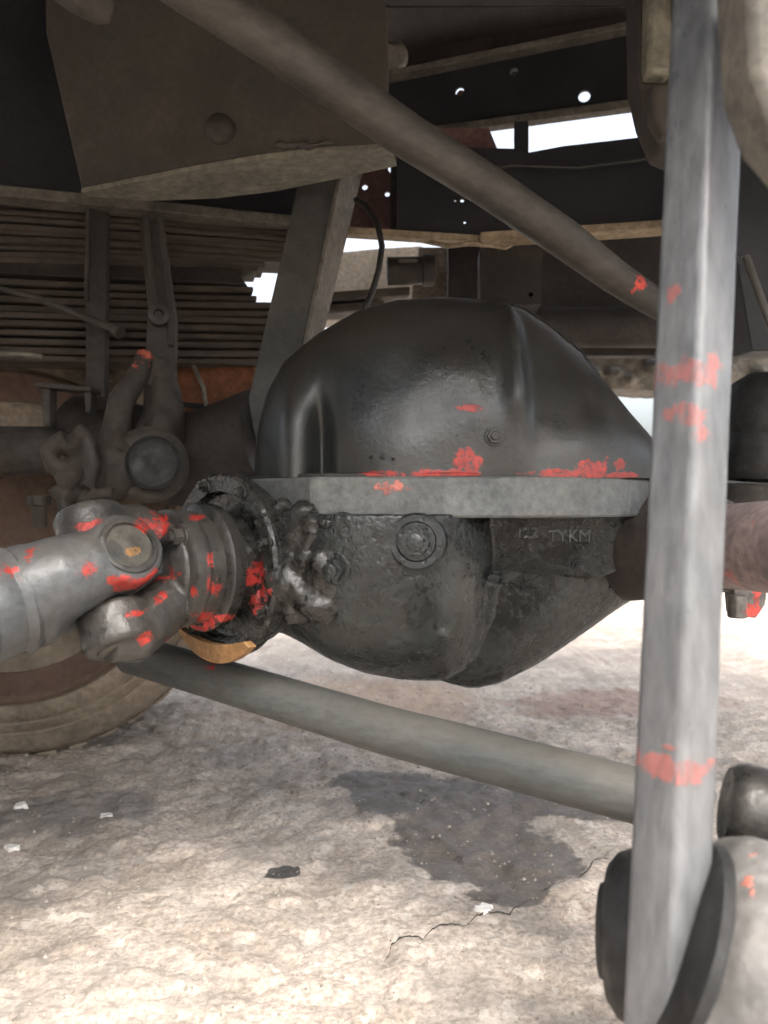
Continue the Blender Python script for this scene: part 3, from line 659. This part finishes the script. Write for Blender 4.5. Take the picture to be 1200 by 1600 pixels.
plate('rail_web', [(620, 228), (806, 232), (826, 238), (880, 228), (1028, 211), (1110, 205), (1110, 352), (760, 374), (620, 366)], pl, .008, rail_m, t, [(722, 313, 3), (726, 347, 2.2), (711, 313, 1.6)])
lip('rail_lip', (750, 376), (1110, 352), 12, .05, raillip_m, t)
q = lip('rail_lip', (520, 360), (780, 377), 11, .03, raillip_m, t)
pl2 = plane(800, 220, 1.56, 10)
plate('packing_block', [(690, 200), (764, 200), (778, 234), (690, 240)], pl2, .03, pink_m, t); plate('packing_block', [(803, 190), (826, 190), (826, 244), (803, 244)], pl2, .03, rail_m, t)
plate('rail_end_plate', [(610, 220), (650, 225), (646, 372), (610, 368)], plane(640, 300, 1.66, 4), .006, railbrown_m, t)
# below the rail
t = thing('bracket_box', 'dark brown square plate hanging under the tan lip', 'bracket', P(800, 478, 1.52))
plate('box_face', [(750, 388), (848, 384), (846, 476), (750, 476)], plane(800, 430, 1.52, 3), .07, railbrown_m, t, [(829, 460, 3.5)])
t = thing('cross_beam', 'dark brown beam between the dome and the right bar', 'beam', P(950, 490, 1.7))
plate('beam_face', [(700, 380), (1300, 350), (1300, 494), (700, 500)], plane(950, 440, 1.74, 3), .08, railbrown_m, t)
t = thing('cross_tube', 'brown round tube below the dark beam', 'tube', P(950, 550, 1.62))
tube('tube_body', [P(800, 512, 1.64), P(1040, 512, 1.62), P(1320, 514, 1.6)], .042, railbrown_m, t)
prism('tube_web', [P(800, 520, 1.66), P(1320, 520, 1.66), P(1320, 556, 1.66), P(800, 556, 1.66)], Vector((0, .03, 0)), railbrown_m, t)
t = thing('alloy_casing', 'dirty pale alloy casing low behind the dome at right', 'casing', P(980, 610, 1.95))
bm = bmesh.new(); add_prism(bm, [P(880, 555, 1.95), P(1330, 548, 1.95), P(1330, 640, 1.95), P(1200, 610, 1.95), P(1080, 612, 1.95), P(960, 608, 1.95), P(920, 580, 1.95)], Vector((0, .15, 0)))
for k in range(9): add_ell(bm, P(random.uniform(920, 1200), random.uniform(565, 600), 1.94), .02, .03, .015, None, 10)
cast('casing_body', bm, alloy_m, t, .008, 3, .008, .03)
o = tube('brake_line', [P(560, 366, 1.64), P(640, 373, 1.56), P(700, 384, 1.47), P(745, 380, 1.45), P(790, 388, 1.45), P(800, 384, 1.47)], [.004, .004, .005, .004, .003, .002], raillip_m, None, 10); tag(o, 'thin tan brake line running along the lower rail lip', 'pipe')
o = tube('cable', [P(640, 250, 1.6), P(690, 268, 1.48), P(740, 272, 1.46), P(800, 258, 1.46), P(900, 262, 1.45), P(1080, 240, 1.42)], .004, hose_m, None, 10); tag(o, 'black cable sagging along the lower black rail', 'cable')
# small canister and beige panels behind
t = thing('air_canister', 'small dark canister hanging behind the black hose', 'canister', P(635, 445, 1.7))
lathe('canister_body', P(604, 424, 1.7), Vector((1, 0, .02)), [(0, .02), (.002, .03), (.078, .03), (.082, .034), (.105, .034), (.108, .02)], clamp_m, t, 32)
prism('canister_strap', [P(622, 404, 1.66), P(652, 404, 1.66), P(652, 408, 1.66), P(622, 408, 1.66)], Vector((0, .02, 0)), lip_m, t)
t = thing('beige_box', 'beige box panel behind the canister under the rail', 'box', P(715, 475, 1.9))
prism('box_panel', [P(655, 386, 1.9), P(729, 386, 1.9), P(729, 480, 1.9), P(640, 480, 1.9)], Vector((0, .1, 0)), beige_m, t)
prism('box_side', [P(729, 386, 1.88), P(756, 386, 1.88), P(756, 480, 1.88), P(729, 480, 1.88)], Vector((0, .12, 0)), railbrown_m, t)
t = thing('beige_beam', 'beige beam glimpsed between strut and hose', 'beam', P(550, 460, 2.2))
prism('beam_face', [P(490, 398, 2.2), P(592, 388, 2.2), P(660, 384, 2.2), P(660, 500, 2.2), P(440, 500, 2.2)], Vector((0, .1, 0)), beige_m, t)

# ------------------------------------------------------------------ left: wheel, rust guard, brake lever gear
wh = thing('dual_wheel', 'dusty truck tyre and rusty rim standing behind the propeller shaft', 'wheel', (-.83, 1.95, 0))
R = .50; WA = Vector((.12, -1, 0)).normalized(); WC = P(16, 838, 1.72); WC.z = R-.004
lathe('tyre', WC, WA, [(-.24, .30), (-.235, .36), (-.215, .455), (-.19, .49), (-.16, .5), (-.04, .5), (-.012, .492), (.006, .475), (.018, .44), (.014, .437), (.016, .432), (.026, .425), (.029, .415), (.024, .412), (.026, .407), (.032, .403), (.034, .372), (.029, .369), (.029, .362), (.033, .358), (.028, .335), (.022, .325), (.02, .30), (.0, .285)], tyre_m, wh, 96, 60)
lathe('rim', WC, WA, [(-.2, .1), (-.2, .29), (.03, .30), (.037, .363), (.042, .366), (.045, .36), (.036, .348), (.0, .335), (-.05, .3), (-.08, .21), (-.04, .19), (-.03, .1), (-.03, .02)], rim_m, wh, 64)  # rusty rim, widened to stand in for shade on the upper sidewall
bm = bmesh.new()
for k in range(44):
    th = k*2*math.pi/44; a, u, v = frame(WA); rd = u*math.cos(th)+v*math.sin(th); tg = WA.cross(rd)
    c = WC+rd*.494-WA*.012
    add_prism(bm, [c-tg*.022, c+tg*.022, c+tg*.018+rd*.0065, c-tg*.018+rd*.0065], -WA*.07)
fin('tread_blocks', bm, tyre_m, wh, False, 0)
lathe('tyre', WC-WA*.30, WA, [(-.24, .30), (-.2, .48), (-.16, .5), (-.04, .5), (-.0, .48), (.03, .40), (.02, .30)], tyre_m, wh, 64, 60)
lathe('brake_drum', WC, WA, [(-.06, .2), (.05, .2), (.055, .205), (.075, .205), (.08, .195), (.08, .06)], rim_m, wh, 64)
src = [wh]+[c for c in wh.children]
def copy_thing(root, off, label):
    c = root.copy(); COL.objects.link(c); c.location = root.location+off; c['label'] = label
    for ch in root.children:
        k = ch.copy(); COL.objects.link(k); k.parent = c; k.matrix_parent_inverse = ch.matrix_parent_inverse.copy()
    return c
bpy.context.view_layer.update()
copy_thing(wh, Vector((-.10, -1.56, 0)), 'unseen near-side truck tyre added left of the viewer to shade the left side')  # out-of-frame wheel copy, added to shade the left side
t = thing('rust_guard', 'rusty orange metal guard between spring and strut', 'guard', P(330, 665, 1.6))
prism('guard_plate', [P(250, 562, 1.62), P(402, 560, 1.62), P(400, 662, 1.62), P(262, 690, 1.62)], Vector((0, .02, 0)), rust_m, t)
tube('guard_wire', [P(302, 570, 1.58), P(318, 606, 1.57), P(326, 664, 1.57)], .0045, lip_m, t, 10)
tube('guard_rod', [P(284, 632, 1.575), P(350, 640, 1.575), P(410, 650, 1.575)], .006, rail_m, t, 10)
hb = thing('brake_lever', 'dusty cast brake lever arm with red tip left of the rust guard', 'lever', P(200, 760, 1.28))
bm = bmesh.new()
add_tube(bm, [P(228, 548, 1.3), P(214, 590, 1.29), P(190, 625, 1.28), P(180, 680, 1.28), P(192, 730, 1.28)], [.012, .018, .022, .024, .034], 18)
add_tube(bm, [P(250, 560, 1.33), P(258, 640, 1.33), P(240, 720, 1.32)], [.02, .034, .05], 18)
cast('lever_arm', bm, hub_m, hb, .004, 5, .004, .02)
lathe('pivot_boss', P(234, 726, 1.28), Vector((.25, -1, .05)), [(-.06, .06), (0, .064), (.006, .058), (.008, .05)], hub_m, hb, 48)
lathe('pivot_cap', P(240, 724, 1.268), Vector((.25, -1, .05)), [(-.02, .044), (.012, .044), (.016, .038), (.012, .028), (.014, .01), (.017, .004)], bush_m, hb, 40)
sp = thing('spider_casting', 'tan lobed casting stub above the propeller shaft', 'casting', P(110, 790, 1.2))
bm = bmesh.new()
for pts, r in (([(118, 672), (138, 690), (145, 725), (135, 760)], .014), ([(104, 684), (74, 704), (84, 728), (108, 738)], .015), ([(108, 690), (120, 715), (112, 742), (98, 756)], .018), ([(88, 760), (96, 772), (120, 768)], .015), ([(120, 780), (160, 772), (178, 770)], .010), ([(98, 780), (104, 810)], .010)):
    add_tube(bm, [P(x, y, 1.2+(.02 if x > 115 else 0)) for x, y in pts], r, 14)
add_ell(bm, P(130, 735, 1.25), .045, .04, .05); add_ell(bm, P(170, 735, 1.27), .05, .03, .05)
cast('casting_body', bm, hub_m, sp, .003, 1, .002, .012)
for x, y in ((62, 790), (110, 812), (135, 800)): lathe('stub_bolt', P(x, y, 1.24), Vector((0, 0, 1)), [(-.035, .012), (.0, .012), (.001, .019), (.016, .019)], hub_m, sp, 12, 30)
ah = thing('brake_chamber', 'dark round brake chamber at the left edge', 'chamber', P(30, 720, 1.4))
lathe('chamber_body', P(-20, 705, 1.42), Vector((1, -.12, 0)), [(-.1, .05), (-.02, .05), (.0, .056), (.01, .056), (.012, .046), (.12, .044), (.15, .04), (.15, .01)], clamp_m, ah, 40)
prism('chamber_strap', [P(55, 596, 1.33), P(142, 604, 1.33), P(142, 612, 1.33), P(55, 604, 1.33)], Vector((0, .05, 0)), clamp_m, ah)
prism('chamber_strap', [P(66, 606, 1.34), P(78, 606, 1.34), P(78, 665, 1.34), P(66, 665, 1.34)], Vector((0, .03, 0)), clamp_m, ah)
prism('chamber_strap', [P(131, 612, 1.34), P(142, 612, 1.34), P(142, 645, 1.34), P(133, 645, 1.34)], Vector((0, .03, 0)), clamp_m, ah)
tube('chamber_pipe', [P(-30, 552, 1.38), P(30, 553, 1.37), P(66, 557, 1.37)], .005, lip_m, ah, 10)
tube('back_axle_beam', [P(120, 690, 1.5), P(300, 720, 1.45), P(420, 690, 1.4)], [.09, .09, .1], railbrown_m, ax)

# ------------------------------------------------------------------ right edge
t = thing('spring_hanger', 'stacked tan-grey hanger blocks hanging at the top left of the bar', 'hanger', P(1030, 240, .95))
bm = bmesh.new(); add_prism(bm, [P(995, -60, .98), P(1072, -60, .98), P(1078, 210, .98), P(1062, 244, .98), P(1034, 232, .98), P(1012, 180, .98), P(998, 120, .98)], Vector((0, .05, 0))); fin('hanger_web', bm, railbrown_m, t, True, .004, 30)
prism('hanger_block', [P(1015, -60, .95), P(1058, -60, .95), P(1056, 108, .95), P(1048, 113, .95), P(1014, 113, .95), P(1012, 95, .95)], Vector((0, .03, 0)), lip_m, t, .006)
prism('hanger_block', [P(1019, 128, .95), P(1056, 126, .95), P(1058, 200, .95), P(1040, 212, .95), P(1022, 180, .95)], Vector((0, .03, 0)), gusset_m, t, .006)
prism('hanger_block', [P(1052, -60, .94), P(1066, -60, .94), P(1066, 26, .94), P(1053, 28, .94)], Vector((0, .03, 0)), gusset_m, t, .004)
t = thing('side_bracket', 'grey-green blurred bracket at the top right edge', 'bracket', P(1200, 200, .5))
bm = bmesh.new(); add_prism(bm, [P(1163, -90, .52), P(1320, -90, .5), P(1320, 330, .5), P(1210, 200, .51), P(1176, 110, .515)], Vector((0, .05, 0))); fin('bracket_plate', bm, dimlip_m, t, True, .006, 30)
t = thing('dark_side_rail', 'dark steel rail behind the bar at the right edge', 'rail', P(1200, 550, 1.2))
prism('rail_face', [P(1120, -80, 1.22), P(1400, -80, 1.2), P(1400, 548, 1.2), P(1175, 548, 1.22), P(1150, 400, 1.22)], Vector((0, .06, 0)), rail_m, t)
tube('rail_cable', [P(1165, 400, 1.15), P(1190, 470, 1.15), P(1215, 540, 1.15)], .006, strut_m, t, 10)
t = thing('air_bellows', 'black ribbed rubber air bellows at the right edge behind the bar', 'air spring', P(1190, 760, 1.15))
lathe('bellows_body', P(1196, 680, 1.15), Vector((.05, 0, 1)), [(-.07, .03), (-.068, .055), (-.05, .068), (-.02, .066), (.0, .058), (.02, .066), (.05, .064), (.075, .052), (.09, .03)], bush_m, t, 48)
lathe('bellows_base', P(1190, 762, 1.15), Vector((.05, 0, 1)), [(-.03, .045), (-.028, .066), (.0, .066), (.004, .05)], clamp_m, t, 40)
t = thing('red_lug', 'small lug with bright red paint below the pipe at right', 'lug', P(1165, 965, 1.0))
bm = bmesh.new(); add_prism(bm, [P(1146, 918, 1.0), P(1200, 915, 1.0), P(1196, 945, 1.0), P(1182, 966, 1.0), P(1150, 962, 1.0)], Vector((0, .03, 0))); add_tube(bm, [P(1152, 930, .99), P(1152, 965, .99)], .012, 12)
lug_m = mat('red_lug_paint', (.08, .075, .07), (.14, .13, .12), paint=[(P(1172, 958, 1.0), (.016, .06, .016)), (P(1182, 930, 1.0), (.006, .06, .02))], paintcol=(.6, .05, .035))
fin('lug_body', bm, lug_m, t, True, .002, 30)

# ------------------------------------------------------------------ debris on the concrete
def chip(x, y, w_, d_, h_, label, seed, m=None):
    rr = random.Random(seed); c = gpt(x, y); bm = bmesh.new(); n = 11
    pts = [(c.x+math.cos(2*math.pi*k/n)*w_*rr.uniform(.6, 1.1), c.y+math.sin(2*math.pi*k/n)*d_*rr.uniform(.6, 1.1)) for k in range(n)]
    zz = ground_z(c.x, c.y)-.003
    lo = [bm.verts.new((a, b, zz)) for a, b in pts]; hi = [bm.verts.new((lerp(c.x, a, .82), lerp(c.y, b, .82), zz+.003+h_*rr.uniform(.6, 1.1))) for a, b in pts]
    bm.faces.new(lo[::-1]); bm.faces.new(hi)
    for k in range(n): bm.faces.new((lo[k], lo[(k+1) % n], hi[(k+1) % n], hi[k]))
    tag(fin('plaster_chip', bm, m or white_m, None, False), label, 'chip', 'pale chips lying on the concrete')
chip(757, 1427, .017, .014, .006, 'white chip at the lower edge of the oil stain', 1)
chip(32, 1263, .014, .016, .007, 'white chip near the left edge beside the tyre, farther one', 2)
chip(20, 1330, .016, .012, .006, 'white chip at the left edge, nearer than its twin', 3)
chip(166, 1279, .017, .011, .006, 'small white chip right of the two at the left edge', 4)
chip(465, 1240, .016, .012, .005, 'pale chip on open concrete below the torque rod', 5, grit_m)
me = bpy.data.meshes.new('grit'); V = []; FC = []
rr = random.Random(11)
for k in range(9000):
    x = rr.uniform(-.95, 1.1); y = .75+rr.random()**1.3*2.0; r = .0010+.0032*rr.random()**3.5
    if rr.random() < .015: r *= 2
    b = len(V); z = ground_z(x, y); s = [rr.uniform(.7, 1.3) for _ in range(6)]
    V += [(x+r*s[0], y, z), (x, y+r*s[1], z), (x-r*s[2], y, z), (x, y-r*s[3], z), (x+r*.2, y, z+r*s[4]), (x, y, z-r)]
    FC += [(b, b+1, b+4), (b+1, b+2, b+4), (b+2, b+3, b+4), (b+3, b, b+4)]
me.from_pydata(V, [], FC); o = link('grit', me, grit_m); o['kind'] = 'stuff'; tag(o, 'fine grit and crumbs scattered over the concrete', 'grit')
